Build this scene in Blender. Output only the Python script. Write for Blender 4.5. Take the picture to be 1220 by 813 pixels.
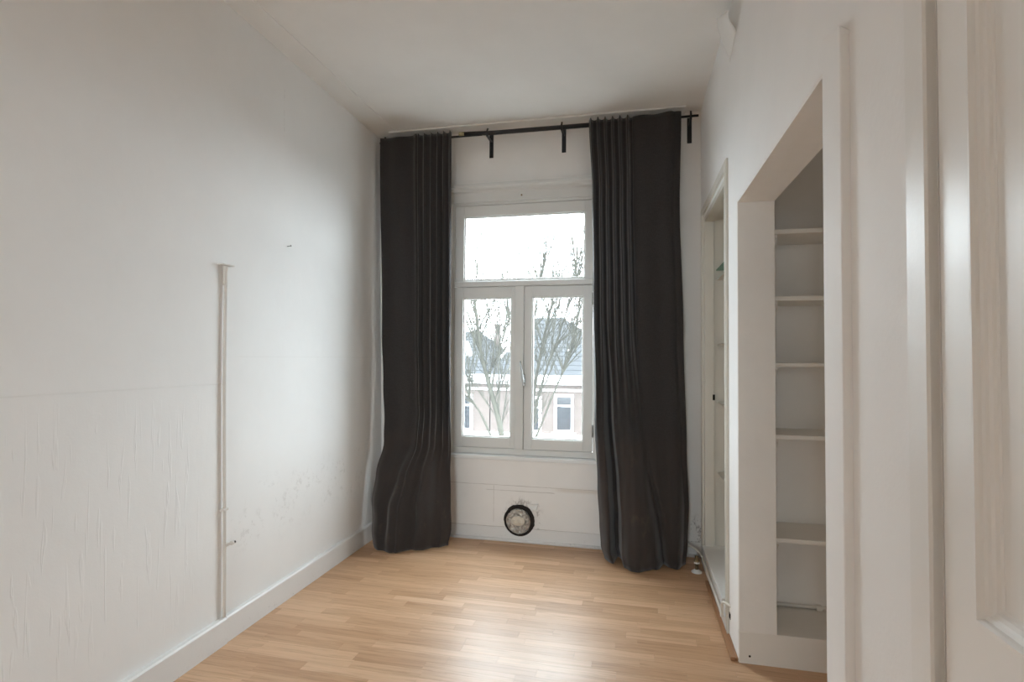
import bpy, bmesh, math, random
from mathutils import Vector, Matrix, noise

for o in list(bpy.data.objects):
    bpy.data.objects.remove(o)
SC = bpy.context.scene
COL = SC.collection
PI = math.pi

# ------------------------------------------------------------------ camera
cam_d = bpy.data.cameras.new('camera')
cam_d.sensor_fit = 'HORIZONTAL'
cam_d.sensor_width = 36.0
cam_d.lens = 670.0 / 1220.0 * 36.0
cam_d.clip_start = 0.02
cam = bpy.data.objects.new('camera', cam_d)
COL.objects.link(cam)
_Y = Vector((765 - 610, 428 - 406.5, 670)).normalized()          # depth axis in camera space (x right, y down)
_X = -Vector((-2289 - 610, 402 - 406.5, 670)).normalized()
_X = (_X - _Y * _X.dot(_Y)).normalized()
_Z = _X.cross(_Y)
if _Z.y > 0:
    _Z = -_Z
cam.matrix_world = Matrix(((_X.x, -_X.y, -_X.z, 0.0),
                           (_Y.x, -_Y.y, -_Y.z, 0.0),
                           (_Z.x, -_Z.y, -_Z.z, 1.40),
                           (0, 0, 0, 1)))
SC.camera = cam

# ------------------------------------------------------------------ sky, daylight, exposure
world = bpy.data.worlds.new('overcast_sky')
SC.world = world
world.use_nodes = True
bg = world.node_tree.nodes['Background']
bg.inputs['Color'].default_value = (0.83, 0.915, 1.0, 1)
bg.inputs['Strength'].default_value = 6.0
port_d = bpy.data.lights.new('window_portal', 'AREA')
port_d.shape = 'RECTANGLE'
port_d.size = 1.10
port_d.size_y = 1.95
port_d.cycles.is_portal = True
port = bpy.data.objects.new('window_portal', port_d)
port.location = (-0.905, 4.50, 1.63)
port.rotation_euler = (-PI / 2, 0, 0)
COL.objects.link(port)
port2_d = bpy.data.lights.new('fill_window_portal', 'AREA')  # guides sampling to the unseen window added for fill
port2_d.shape = 'RECTANGLE'
port2_d.size = 1.58
port2_d.size_y = 1.92
port2_d.cycles.is_portal = True
port2 = bpy.data.objects.new('fill_window_portal', port2_d)
port2.location = (-0.50, -4.70, 1.725)
port2.rotation_euler = (PI / 2, 0, 0)
COL.objects.link(port2)
SC.view_settings.view_transform = 'Standard'
SC.view_settings.look = 'None'
SC.view_settings.gamma = 1.0
SC.view_settings.use_curve_mapping = False
SC.view_settings.exposure = 1.92
SC.cycles.max_bounces = 14
SC.cycles.diffuse_bounces = 10
SC.cycles.glossy_bounces = 5
SC.cycles.transparent_max_bounces = 12
SC.cycles.sample_clamp_indirect = 8.0
SC.cycles.use_denoising = True

# ------------------------------------------------------------------ helpers
def srgb(r, g, b):
    f = lambda c: (c / 255.0) / 12.92 if c <= 10.3 else ((c / 255.0 + 0.055) / 1.055) ** 2.4
    return (f(r), f(g), f(b), 1.0)

class Mat:
    """small node-graph helper"""
    def __init__(s, name, color=(0.8, 0.8, 0.8, 1), rough=0.6, spec=0.5):
        s.m = bpy.data.materials.new(name)
        s.m.use_nodes = True
        s.nt = s.m.node_tree
        s.p = s.nt.nodes['Principled BSDF']
        s.p.inputs['Base Color'].default_value = color
        s.p.inputs['Roughness'].default_value = rough
        s.p.inputs['Specular IOR Level'].default_value = spec
        s._co = None
    def node(s, t, **kw):
        n = s.nt.nodes.new(t)
        for k, v in kw.items():
            setattr(n, k, v)
        return n
    def link(s, a, b):
        s.nt.links.new(a, b)
    def co(s, scale=(1, 1, 1), kind='world'):
        if kind == 'world':
            c = s.node('ShaderNodeNewGeometry').outputs['Position']
        else:
            c = s.node('ShaderNodeTexCoord').outputs['Object']
        mp = s.node('ShaderNodeMapping')
        mp.inputs['Scale'].default_value = scale
        s.link(c, mp.inputs['Vector'])
        return mp.outputs['Vector']
    def noise(s, scale, detail=4, rough=0.55, stretch=(1, 1, 1), kind='world', dist=0.0):
        n = s.node('ShaderNodeTexNoise')
        n.inputs['Scale'].default_value = scale
        n.inputs['Detail'].default_value = detail
        n.inputs['Roughness'].default_value = rough
        n.inputs['Distortion'].default_value = dist
        s.link(s.co(stretch, kind), n.inputs['Vector'])
        return n.outputs['Fac']
    def ramp(s, fac, stops):
        r = s.node('ShaderNodeValToRGB')
        while len(r.color_ramp.elements) < len(stops):
            r.color_ramp.elements.new(0.5)
        for e, (pos, c) in zip(r.color_ramp.elements, stops):
            e.position = pos
            e.color = c if hasattr(c, '__len__') else (c, c, c, 1)
        s.link(fac, r.inputs['Fac'])
        return r.outputs['Color']
    def mix(s, fac, a, b, mode='MIX'):
        n = s.node('ShaderNodeMix', data_type='RGBA', blend_type=mode)
        for sock, v in ((n.inputs[0], fac), (n.inputs[6], a), (n.inputs[7], b)):
            if hasattr(v, 'is_linked') or hasattr(v, 'node'):
                s.link(v, sock)
            else:
                sock.default_value = v
        return n.outputs[2]
    def math(s, op, a, b=0.0, c=0.0):
        n = s.node('ShaderNodeMath', operation=op)
        for sock, v in zip(n.inputs, (a, b, c)):
            if hasattr(v, 'node'):
                s.link(v, sock)
            else:
                sock.default_value = v
        return n.outputs[0]
    def sep(s):
        n = s.node('ShaderNodeSeparateXYZ')
        s.link(s.node('ShaderNodeNewGeometry').outputs['Position'], n.inputs[0])
        return n.outputs
    def band(s, v, lo, hi, soft):
        a = s.node('ShaderNodeMapRange', interpolation_type='SMOOTHSTEP')
        a.inputs['From Min'].default_value = lo - soft
        a.inputs['From Max'].default_value = lo + soft
        s.link(v, a.inputs['Value'])
        b = s.node('ShaderNodeMapRange', interpolation_type='SMOOTHSTEP')
        b.inputs['From Min'].default_value = hi + soft
        b.inputs['From Max'].default_value = hi - soft
        s.link(v, b.inputs['Value'])
        return s.math('MULTIPLY', a.outputs[0], b.outputs[0])
    def color(s, sock):
        s.link(sock, s.p.inputs['Base Color'])
        return s
    def rough(s, sock):
        s.link(sock, s.p.inputs['Roughness'])
        return s
    def bump(s, h, strength=0.2, dist=0.01):
        b = s.node('ShaderNodeBump')
        b.inputs['Strength'].default_value = strength
        b.inputs['Distance'].default_value = dist
        s.link(h, b.inputs['Height'])
        s.link(b.outputs['Normal'], s.p.inputs['Normal'])
        return s

class MB:
    def __init__(s):
        s.v = []; s.f = []
    def add(s, vs, fs):
        n = len(s.v)
        s.v += [tuple(p) for p in vs]
        s.f += [tuple(n + i for i in f) for f in fs]
        return s
    def box(s, x0, x1, y0, y1, z0, z1):
        x0, x1 = min(x0, x1), max(x0, x1); y0, y1 = min(y0, y1), max(y0, y1); z0, z1 = min(z0, z1), max(z0, z1)
        return s.add([(x0, y0, z0), (x1, y0, z0), (x1, y1, z0), (x0, y1, z0),
                      (x0, y0, z1), (x1, y0, z1), (x1, y1, z1), (x0, y1, z1)],
                     [(0, 3, 2, 1), (4, 5, 6, 7), (0, 1, 5, 4), (1, 2, 6, 5), (2, 3, 7, 6), (3, 0, 4, 7)])
    def tube(s, pts, radii, n=10, cap=True):
        pts = [Vector(p) for p in pts]
        if not hasattr(radii, '__len__'):
            radii = [radii] * len(pts)
        t0 = (pts[1] - pts[0]).normalized()
        up = Vector((0, 0, 1)) if abs(t0.z) < 0.9 else Vector((1, 0, 0))
        nrm = t0.cross(up).normalized()
        vs = []; fs = []
        for i, p in enumerate(pts):
            a = pts[max(i - 1, 0)]; b = pts[min(i + 1, len(pts) - 1)]
            t = (b - a).normalized()
            nrm = (nrm - t * nrm.dot(t)).normalized()
            bn = t.cross(nrm)
            for k in range(n):
                an = 2 * PI * k / n
                vs.append(p + (nrm * math.cos(an) + bn * math.sin(an)) * radii[i])
        for i in range(len(pts) - 1):
            for k in range(n):
                a = i * n + k; b = i * n + (k + 1) % n
                fs.append((a, b, b + n, a + n))
        if cap:
            fs.append(tuple(range(n - 1, -1, -1)))
            fs.append(tuple((len(pts) - 1) * n + k for k in range(n)))
        return s.add(vs, fs)
    def lathe(s, origin, axis, prof, n=24):
        """prof: list of (along axis, radius)"""
        axis = Vector(axis).normalized(); o = Vector(origin)
        up = Vector((0, 0, 1)) if abs(axis.z) < 0.9 else Vector((1, 0, 0))
        u = axis.cross(up).normalized(); w = axis.cross(u)
        vs = []; fs = []
        for (h, r) in prof:
            for k in range(n):
                a = 2 * PI * k / n
                vs.append(o + axis * h + (u * math.cos(a) + w * math.sin(a)) * r)
        for i in range(len(prof) - 1):
            for k in range(n):
                a = i * n + k; b = i * n + (k + 1) % n
                fs.append((a, a + n, b + n, b))
        return s.add(vs, fs)
    def frame_sweep(s, y0, y1, z0, z1, prof, sides='LTRB', closed=True):
        """mitred moulding round a rectangle in the (y,z) plane of a side wall.
        prof: (inset into the rectangle, stand-off towards the room)"""
        n = len(prof)
        for side in sides:
            vs = []
            for (i, h) in prof:
                if side == 'B':
                    a, b = (y0 + i, z0 + i), (y1 - i, z0 + i)
                elif side == 'T':
                    a, b = (y0 + i, z1 - i), (y1 - i, z1 - i)
                elif side == 'L':
                    a, b = (y0 + i, z0 + i), (y0 + i, z1 - i)
                else:
                    a, b = (y1 - i, z0 + i), (y1 - i, z1 - i)
                vs += [(-h, a[0], a[1]), (-h, b[0], b[1])]
            fs = [(2 * k, 2 * k + 1, 2 * k + 3, 2 * k + 2) for k in range(n - 1)]
            fs.append((2 * n - 2, 2 * n - 1, 1, 0))
            fs.append(tuple(2 * k for k in range(n)))
            fs.append(tuple(2 * k + 1 for k in range(n - 1, -1, -1)))
            s.add(vs, fs)
        return s
    def build(s, name, mat, parent=None, smooth=False, bevel=0.0, warp=None, seg=2, recalc=True):
        me = bpy.data.meshes.new(name)
        vs = [warp(*p) for p in s.v] if warp else s.v
        me.from_pydata(vs, [], s.f)
        if recalc:
            b = bmesh.new(); b.from_mesh(me)
            bmesh.ops.recalc_face_normals(b, faces=b.faces)
            b.to_mesh(me); b.free()
        me.materials.append(mat.m if isinstance(mat, Mat) else mat)
        if smooth:
            me.polygons.foreach_set('use_smooth', [True] * len(me.polygons))
        me.update()
        o = bpy.data.objects.new(name, me)
        COL.objects.link(o)
        if parent:
            o.parent = parent
            o.matrix_parent_inverse = parent.matrix_world.inverted()
        if bevel > 0:
            md = o.modifiers.new('edge', 'BEVEL')
            md.width = bevel; md.segments = seg; md.limit_method = 'ANGLE'; md.angle_limit = math.radians(40)
        return o

def empty(name, loc=(0, 0, 0)):
    o = bpy.data.objects.new(name, None)
    o.empty_display_size = 0.1
    o.location = loc
    COL.objects.link(o)
    o.matrix_world = Matrix.Translation(loc)
    return o

def thing(o, label, cat, group=None):
    o['label'] = label; o['category'] = cat
    if group:
        o['group'] = group
    return o

def struct(o, label, cat):
    o['kind'] = 'structure'; o['label'] = label; o['category'] = cat
    return o

def smoothstep(a, b, x):
    t = max(0.0, min(1.0, (x - a) / (b - a)))
    return t * t * (3 - 2 * t)

def interp(tab, x):
    if x <= tab[0][0]:
        return tab[0][1]
    for (a, va), (b, vb) in zip(tab, tab[1:]):
        if x <= b:
            t = (x - a) / (b - a)
            t = t * t * (3 - 2 * t)
            return va + (vb - va) * t
    return tab[-1][1]

# ------------------------------------------------------------------ room layout (metres, camera stands at x=0 y=0)
YB = 4.22            # inner face of the window wall
YN = -0.55           # wall behind the camera
ZC = 3.20            # ceiling
def XR(y): return 0.412 + 0.0181 * (4.215 - y)                    # right wall plane
def XL(y, z): return -2.005 - 0.025 * (y - 2.9) - 0.0225 * z      # left wall plane, leaning a little
WR = lambda s, y, z: (XR(y) + s, y, z)
WL = lambda s, y, z: (XL(y, z) + s, y, z)
# window opening in the window wall
WX0, WX1, WZ0, WZ1 = -1.475, -0.335, 0.615, 2.625

# ------------------------------------------------------------------ materials
def paint(name, col, rough=0.55, mottled=0.04, bump=0.06, scale=60, spec=0.35, dirt=None):
    m = Mat(name, col, rough, spec)
    n = m.noise(2.3, 5, 0.6)
    c2 = tuple(max(0, c * (1 - mottled * 3)) for c in col[:3]) + (1,)
    c = m.mix(m.ramp(n, [(0.35, 0.0), (0.8, 1.0)]), col, c2)
    if dirt:
        c = dirt(m, c)
    m.color(c)
    m.bump(m.noise(scale, 4, 0.6), bump, 0.01)
    return m

WHITE = (0.80, 0.785, 0.76, 1)
M_ceiling = paint('ceiling_paint', (0.86, 0.845, 0.82, 1), 0.8, 0.02, 0.05, 40)

def left_dirt(m, c):
    x, y, z = m.sep()
    # yellowed horizontal seams of the lining paper, scuffs low by the corner
    s1 = m.math('MULTIPLY', m.band(z, 1.257, 1.2615, 0.002), m.band(y, -2.0, 2.40, 0.02))
    s2 = m.math('MULTIPLY', m.band(z, 1.392, 1.397, 0.003), m.band(y, 2.50, 4.3, 0.02))
    c = m.mix(m.math('MULTIPLY', m.math('ADD', s1, m.math('MULTIPLY', s2, 0.4)), 0.16), c, (0.42, 0.40, 0.36, 1))
    sc = m.ramp(m.noise(26, 5, 0.75), [(0.54, 0.0), (0.60, 1.0)])
    area = m.math('MULTIPLY', m.band(z, 0.42, 0.70, 0.10), m.band(y, 2.45, 3.9, 0.15))
    pat = m.ramp(m.noise(5, 2, 0.5), [(0.42, 0.0), (0.54, 1.0)])
    c = m.mix(m.math('MULTIPLY', m.math('MULTIPLY', sc, m.math('MULTIPLY', area, pat)), 0.22), c, (0.36, 0.34, 0.31, 1))
    # old vertical crack near the ceiling
    wob = m.math('MULTIPLY', m.noise(9, 3, 0.6), 0.012)
    cr = m.band(m.math('ADD', y, wob), 2.908, 2.9095, 0.0012)
    cr = m.math('MULTIPLY', cr, m.math('MULTIPLY', m.band(z, 2.70, 2.98, 0.01), m.ramp(m.noise(30, 2, 0.5), [(0.45, 0.0), (0.5, 1.0)])))
    c = m.mix(m.math('MULTIPLY', cr, 0.6), c, (0.16, 0.14, 0.12, 1))
    return c
M_left = paint('wallpaper_left', (0.87, 0.865, 0.855, 1), 0.62, 0.015, 0.05, 90, 0.3, left_dirt)
# wrinkles of the loose wallpaper
_m = M_left
_x, _y, _z = _m.sep()
_wr = _m.ramp(_m.noise(1.0, 2, 0.5, (1, 40, 3.6), dist=0.5), [(0.60, 0.0), (0.67, 1.0), (0.73, 0.0)])
_ar = _m.math('MULTIPLY', _m.band(_z, 0.25, 1.16, 0.12), _m.band(_y, 0.6, 2.22, 0.12))
_se = _m.math('MULTIPLY', _m.band(_z, -1.0, 1.259, 0.0015), _m.band(_y, -3, 2.4, 0.01))
_h = _m.math('ADD', _m.math('MULTIPLY', _m.math('MULTIPLY', _wr, _ar), 0.0016), _m.math('MULTIPLY', _se, 0.0015))
_h = _m.math('ADD', _h, _m.math('MULTIPLY', _m.noise(3.0, 3, 0.5, (1, 1.6, 1)), 0.006))
_h = _m.math('ADD', _h, _m.math('MULTIPLY', _m.noise(110, 3, 0.6), 0.0004))
_m.bump(_h, 0.7, 1.0)

def back_dirt(m, c):
    x, y, z = m.sep()
    # seams of the apron panel and the patch above the flue hole
    wob = m.math('MULTIPLY', m.noise(7, 3, 0.6), 0.012)
    zz = m.math('ADD', z, wob)
    a = m.math('MULTIPLY', m.band(zz, 0.4285, 0.4315, 0.0015), m.band(x, -1.60, -0.2, 0.01))
    b = m.math('MULTIPLY', m.band(zz, 0.389, 0.392, 0.0015), m.band(x, -1.17, -0.64, 0.01))
    d = m.math('MULTIPLY', m.band(x, -1.112, -1.109, 0.0012), m.band(z, 0.14, 0.42, 0.01))
    e = m.math('MULTIPLY', m.band(zz, 0.112, 0.115, 0.0015), m.band(x, -1.60, 0.5, 0.01))
    f = m.math('MAXIMUM', m.math('MAXIMUM', a, b), m.math('MAXIMUM', d, e))
    brk = m.ramp(m.noise(6, 4, 0.7), [(0.30, 0.35), (0.62, 1.0)])
    c = m.mix(m.math('MULTIPLY', m.math('MULTIPLY', f, brk), 0.7), c, (0.24, 0.20, 0.16, 1))
    # soot and grime round the flue and low in the right corner
    g = m.ramp(m.noise(34, 5, 0.75, (1, 1, 0.6)), [(0.52, 0.0), (0.62, 1.0)])
    dx = m.math('MULTIPLY', m.math('ADD', x, 0.885), 1.0)
    dz = m.math('ADD', z, -0.18)
    r = m.math('SQRT', m.math('ADD', m.math('MULTIPLY', dx, dx), m.math('MULTIPLY', dz, dz)))
    near = m.band(r, -1, 0.145, 0.045)
    corner = m.math('MULTIPLY', m.band(x, 0.27, 0.6, 0.03), m.band(z, 0.0, 0.27, 0.05))
    c = m.mix(m.math('MULTIPLY', m.math('MULTIPLY', g, m.math('MAXIMUM', near, corner)), 0.6), c, (0.15, 0.12, 0.10, 1))
    halo = m.band(r, -1, 0.10, 0.06)
    c = m.mix(m.math('MULTIPLY', halo, 0.35), c, (0.36, 0.31, 0.26, 1))
    ye = m.math('MULTIPLY', m.band(z, 0.40, 0.425, 0.015), m.band(x, -0.62, -0.25, 0.06))
    c = m.mix(m.math('MULTIPLY', ye, 0.3), c, (0.5, 0.38, 0.24, 1))
    return c
M_back = paint('wall_paint_window_side', (0.86, 0.84, 0.815, 1), 0.6, 0.02, 0.08, 70, 0.3, back_dirt)

def right_dirt(m, c):
    x, y, z = m.sep()
    n = m.ramp(m.noise(40, 4, 0.7), [(0.66, 0.0), (0.70, 1.0)])
    a = m.math('MULTIPLY', n, m.band(z, 0.0, 0.35, 0.1))
    return m.mix(m.math('MULTIPLY', a, 0.25), c, (0.4, 0.37, 0.33, 1))
M_right = paint('wall_paint_right', (0.87, 0.86, 0.85, 1), 0.6, 0.015, 0.07, 55, 0.3, right_dirt)
M_cream = paint('cream_wall_paint', (0.80, 0.77, 0.725, 1), 0.6, 0.02, 0.05, 50, 0.3)  # warm tone tints the fill coming from the added room
M_trim = paint('trim_paint', (0.83, 0.82, 0.80, 1), 0.36, 0.015, 0.04, 80, 0.4)
def skirting_dirt(m, c):
    n = m.ramp(m.noise(38, 5, 0.75), [(0.62, 0.0), (0.68, 1.0)])
    x, y, z = m.sep()
    return m.mix(m.math('MULTIPLY', m.math('MULTIPLY', n, m.band(z, -0.1, 0.04, 0.03)), 0.55), c, (0.25, 0.21, 0.17, 1))
M_skirting = paint('skirting_paint', (0.79, 0.78, 0.765, 1), 0.4, 0.02, 0.05, 60, 0.4, skirting_dirt)
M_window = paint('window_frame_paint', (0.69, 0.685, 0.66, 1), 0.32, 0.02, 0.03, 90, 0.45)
M_sill = paint('window_sill_paint', (0.80, 0.80, 0.79, 1), 0.3, 0.015, 0.03, 60, 0.45)
M_alcove = paint('alcove_paint', (0.87, 0.845, 0.81, 1), 0.6, 0.03, 0.06, 55, 0.3)
M_shelf = paint('shelf_paint', (0.83, 0.80, 0.75, 1), 0.45, 0.03, 0.05, 70, 0.4)
M_cab = paint('cabinet_paint', (0.68, 0.655, 0.59, 1), 0.4, 0.03, 0.05, 70, 0.4)
M_door = paint('door_gloss_paint', (0.85, 0.84, 0.82, 1), 0.31, 0.01, 0.035, 22, 0.5)
M_pipe = paint('pipe_paint', (0.74, 0.70, 0.65, 1), 0.42, 0.03, 0.05, 120, 0.4)
M_cable = paint('cable_sheath', (0.75, 0.72, 0.65, 1), 0.5, 0.03, 0.02, 120, 0.4)
M_black = paint('black_lacquer', (0.012, 0.012, 0.014, 1), 0.32, 0.05, 0.02, 200, 0.5)
M_dark = paint('dark_gap', (0.02, 0.017, 0.014, 1), 0.9, 0.05, 0.02, 100, 0.1)
M_soot = paint('sooty_flue_rim', (0.022, 0.017, 0.015, 1), 0.75, 0.1, 0.25, 120, 0.3)
M_steel = paint('handle_metal', (0.42, 0.42, 0.41, 1), 0.35, 0.03, 0.02, 100, 0.5)
M_steel.p.inputs['Metallic'].default_value = 0.85
M_brass = paint('old_brass', (0.30, 0.22, 0.13, 1), 0.4, 0.08, 0.05, 100, 0.5)
M_brass.p.inputs['Metallic'].default_value = 0.8
M_endcap = paint('bare_tube_end', (0.35, 0.30, 0.16, 1), 0.4, 0.05, 0.02, 100, 0.5)

# laminate: one strip per object, tone picked by the object's random value
M_floor = Mat('oak_laminate', (0.5, 0.3, 0.16, 1), 0.3, 0.62)
def wood(m, rnd):
    off = m.node('ShaderNodeVectorMath', operation='MULTIPLY_ADD')
    m.link(m.node('ShaderNodeNewGeometry').outputs['Position'], off.inputs[0])
    off.inputs[1].default_value = (3.0, 55.0, 10.0)
    cmb = m.node('ShaderNodeCombineXYZ')
    m.link(m.math('MULTIPLY', rnd, 57.0), cmb.inputs[0]); m.link(m.math('MULTIPLY', rnd, 113.0), cmb.inputs[1])
    m.link(cmb.outputs[0], off.inputs[2])
    n = m.node('ShaderNodeTexNoise'); n.inputs['Scale'].default_value = 1.0
    n.inputs['Detail'].default_value = 5; n.inputs['Roughness'].default_value = 0.6; n.inputs['Distortion'].default_value = 1.2
    m.link(off.outputs[0], n.inputs['Vector'])
    tone = m.ramp(rnd, [(0.0, (0.50, 0.292, 0.160, 1)), (0.35, (0.575, 0.35, 0.203, 1)), (0.7, (0.62, 0.388, 0.231, 1)), (1.0, (0.69, 0.45, 0.283, 1))])
    g = m.ramp(n.outputs['Fac'], [(0.28, (0.74, 0.68, 0.60, 1)), (0.5, (0.98, 0.97, 0.95, 1)), (0.75, (1.07, 1.07, 1.06, 1))])
    c = m.mix(1.0, tone, g, 'MULTIPLY')
    m.color(c)
    m.rough(m.ramp(m.noise(1.3, 3, 0.5), [(0.3, 0.37), (0.7, 0.42)]))
    m.bump(n.outputs['Fac'], 0.03, 0.003)
wood(M_floor, M_floor.node('ShaderNodeObjectInfo').outputs['Random'])
M_subfloor = Mat('oak_laminate_far', (0.5, 0.3, 0.16, 1), 0.3, 0.62)
_br = M_subfloor.node('ShaderNodeTexBrick')
_br.inputs['Color1'].default_value = (0, 0, 0, 1); _br.inputs['Color2'].default_value = (1, 1, 1, 1)
_br.inputs['Mortar'].default_value = (0.3, 0.3, 0.3, 1); _br.inputs['Scale'].default_value = 1.0
_br.inputs['Mortar Size'].default_value = 0.0006
_br.inputs['Brick Width'].default_value = 0.42; _br.inputs['Row Height'].default_value = 0.064
M_subfloor.link(M_subfloor.co(), _br.inputs['Vector'])
wood(M_subfloor, _br.outputs['Color'])
M_beading = paint('wood_beading', (0.40, 0.20, 0.095, 1), 0.4, 0.08, 0.05, 60, 0.4)

# curtain cloth
M_cloth = Mat('charcoal_linen', (0.05, 0.046, 0.044, 1), 0.9, 0.15)
_m = M_cloth
_x, _y, _z = _m.sep()
_w = _m.noise(1.0, 3, 0.7, (420, 420, 60))
_w2 = _m.noise(1.0, 3, 0.7, (40, 40, 520))
_weave = _m.math('ADD', _m.math('MULTIPLY', _w, 0.5), _m.math('MULTIPLY', _w2, 0.5))
_c = _m.ramp(_weave, [(0.3, (0.024, 0.0215, 0.021, 1)), (0.7, (0.052, 0.047, 0.046, 1))])
_fade = _m.math('MULTIPLY', _m.band(_z, -1.0, 0.82, 0.06), _m.ramp(_m.noise(2.6, 4, 0.6, (1, 1, 0.7)), [(0.3, 0.35), (0.7, 1.0)]))
_c = _m.mix(_m.math('MULTIPLY', _fade, 0.85), _c, (0.050, 0.039, 0.035, 1))
_st = _m.ramp(_m.noise(6.0, 4, 0.65, (1, 1, 0.55)), [(0.60, 0.0), (0.68, 1.0)])
_c = _m.mix(_m.math('MULTIPLY', _m.math('MULTIPLY', _st, _m.band(_z, 0.1, 0.72, 0.15)), 0.55), _c, (0.085, 0.066, 0.05, 1))
_m.color(_c)
_m.p.inputs['Sheen Weight'].default_value = 0.25
_m.p.inputs['Sheen Roughness'].default_value = 0.5
_m.bump(_weave, 0.25, 0.002)

# foil plug
M_foil = Mat('crumpled_foil', (0.66, 0.62, 0.56, 1), 0.42, 0.5)
M_foil.p.inputs['Metallic'].default_value = 0.7
M_foil.color(M_foil.ramp(M_foil.noise(40, 4, 0.7), [(0.3, (0.42, 0.37, 0.32, 1)), (0.7, (0.80, 0.77, 0.72, 1))]))
M_foam = paint('pale_filler', (0.78, 0.71, 0.60, 1), 0.8, 0.06, 0.4, 60, 0.2)

# window glass: thin, slightly hazed by dust
M_glass = bpy.data.materials.new('window_glass'); M_glass.use_nodes = True
nt = M_glass.node_tree; nt.nodes.clear()
o_ = nt.nodes.new('ShaderNodeOutputMaterial')
tr = nt.nodes.new('ShaderNodeBsdfTransparent'); tr.inputs[0].default_value = (0.95, 0.97, 0.96, 1)
gl = nt.nodes.new('ShaderNodeBsdfGlossy'); gl.inputs['Roughness'].default_value = 0.02
tl = nt.nodes.new('ShaderNodeBsdfTranslucent'); tl.inputs[0].default_value = (0.9, 0.93, 0.95, 1)
lw = nt.nodes.new('ShaderNodeLayerWeight'); lw.inputs[0].default_value = 0.5
pw = nt.nodes.new('ShaderNodeMath'); pw.operation = 'POWER'; pw.inputs[1].default_value = 5.0
nt.links.new(lw.outputs['Facing'], pw.inputs[0])
fr = nt.nodes.new('ShaderNodeMath'); fr.operation = 'MULTIPLY_ADD'; fr.inputs[1].default_value = 0.6; fr.inputs[2].default_value = 0.03   # Schlick reflectance of one face
nt.links.new(pw.outputs[0], fr.inputs[0])
m1 = nt.nodes.new('ShaderNodeMixShader'); m2 = nt.nodes.new('ShaderNodeMixShader'); m1.inputs[0].default_value = 0.008
nt.links.new(tr.outputs[0], m1.inputs[1]); nt.links.new(tl.outputs[0], m1.inputs[2])
nt.links.new(fr.outputs[0], m2.inputs[0]); nt.links.new(m1.outputs[0], m2.inputs[1]); nt.links.new(gl.outputs[0], m2.inputs[2])
nt.links.new(m2.outputs[0], o_.inputs[0])
M_gshelf = bpy.data.materials.new('green_shelf_glass'); M_gshelf.use_nodes = True
nt = M_gshelf.node_tree; nt.nodes.clear()
o_ = nt.nodes.new('ShaderNodeOutputMaterial')
tr = nt.nodes.new('ShaderNodeBsdfTransparent'); tr.inputs[0].default_value = (0.62, 0.76, 0.70, 1)
gl = nt.nodes.new('ShaderNodeBsdfGlossy'); gl.inputs['Roughness'].default_value = 0.05
m1 = nt.nodes.new('ShaderNodeMixShader'); m1.inputs[0].default_value = 0.18
nt.links.new(tr.outputs[0], m1.inputs[1]); nt.links.new(gl.outputs[0], m1.inputs[2]); nt.links.new(m1.outputs[0], o_.inputs[0])

# outdoors
M_brick = Mat('red_brick_facade', (0.3, 0.17, 0.13, 1), 0.9, 0.04)
_b = M_brick.node('ShaderNodeTexBrick')
_b.inputs['Color1'].default_value = (0.090, 0.068, 0.061, 1); _b.inputs['Color2'].default_value = (0.074, 0.057, 0.051, 1)
_b.inputs['Mortar'].default_value = (0.11, 0.10, 0.09, 1); _b.inputs['Scale'].default_value = 1.0
_b.inputs['Brick Width'].default_value = 0.22; _b.inputs['Row Height'].default_value = 0.065; _b.inputs['Mortar Size'].default_value = 0.008
_cmb = M_brick.node('ShaderNodeCombineXYZ'); _s = M_brick.sep()
M_brick.link(_s[0], _cmb.inputs[0]); M_brick.link(_s[2], _cmb.inputs[1]); M_brick.link(_cmb.outputs[0], _b.inputs['Vector'])
M_brick.color(_b.outputs['Color'])
M_roof = paint('slate_grey_tiles', (0.038, 0.040, 0.043, 1), 0.9, 0.12, 0.3, 12, 0.04)
M_white_out = paint('white_stucco_trim', (0.78, 0.78, 0.77, 1), 0.6, 0.03, 0.05, 20, 0.3)
M_pane_out = paint('dark_house_pane', (0.02, 0.022, 0.025, 1), 0.08, 0.1, 0.0, 5, 0.5)
M_road = paint('asphalt', (0.09, 0.09, 0.092, 1), 0.85, 0.08, 0.2, 30, 0.3)
M_bark = paint('bark', (0.060, 0.058, 0.046, 1), 0.9, 0.15, 0.6, 25, 0.04)

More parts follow.
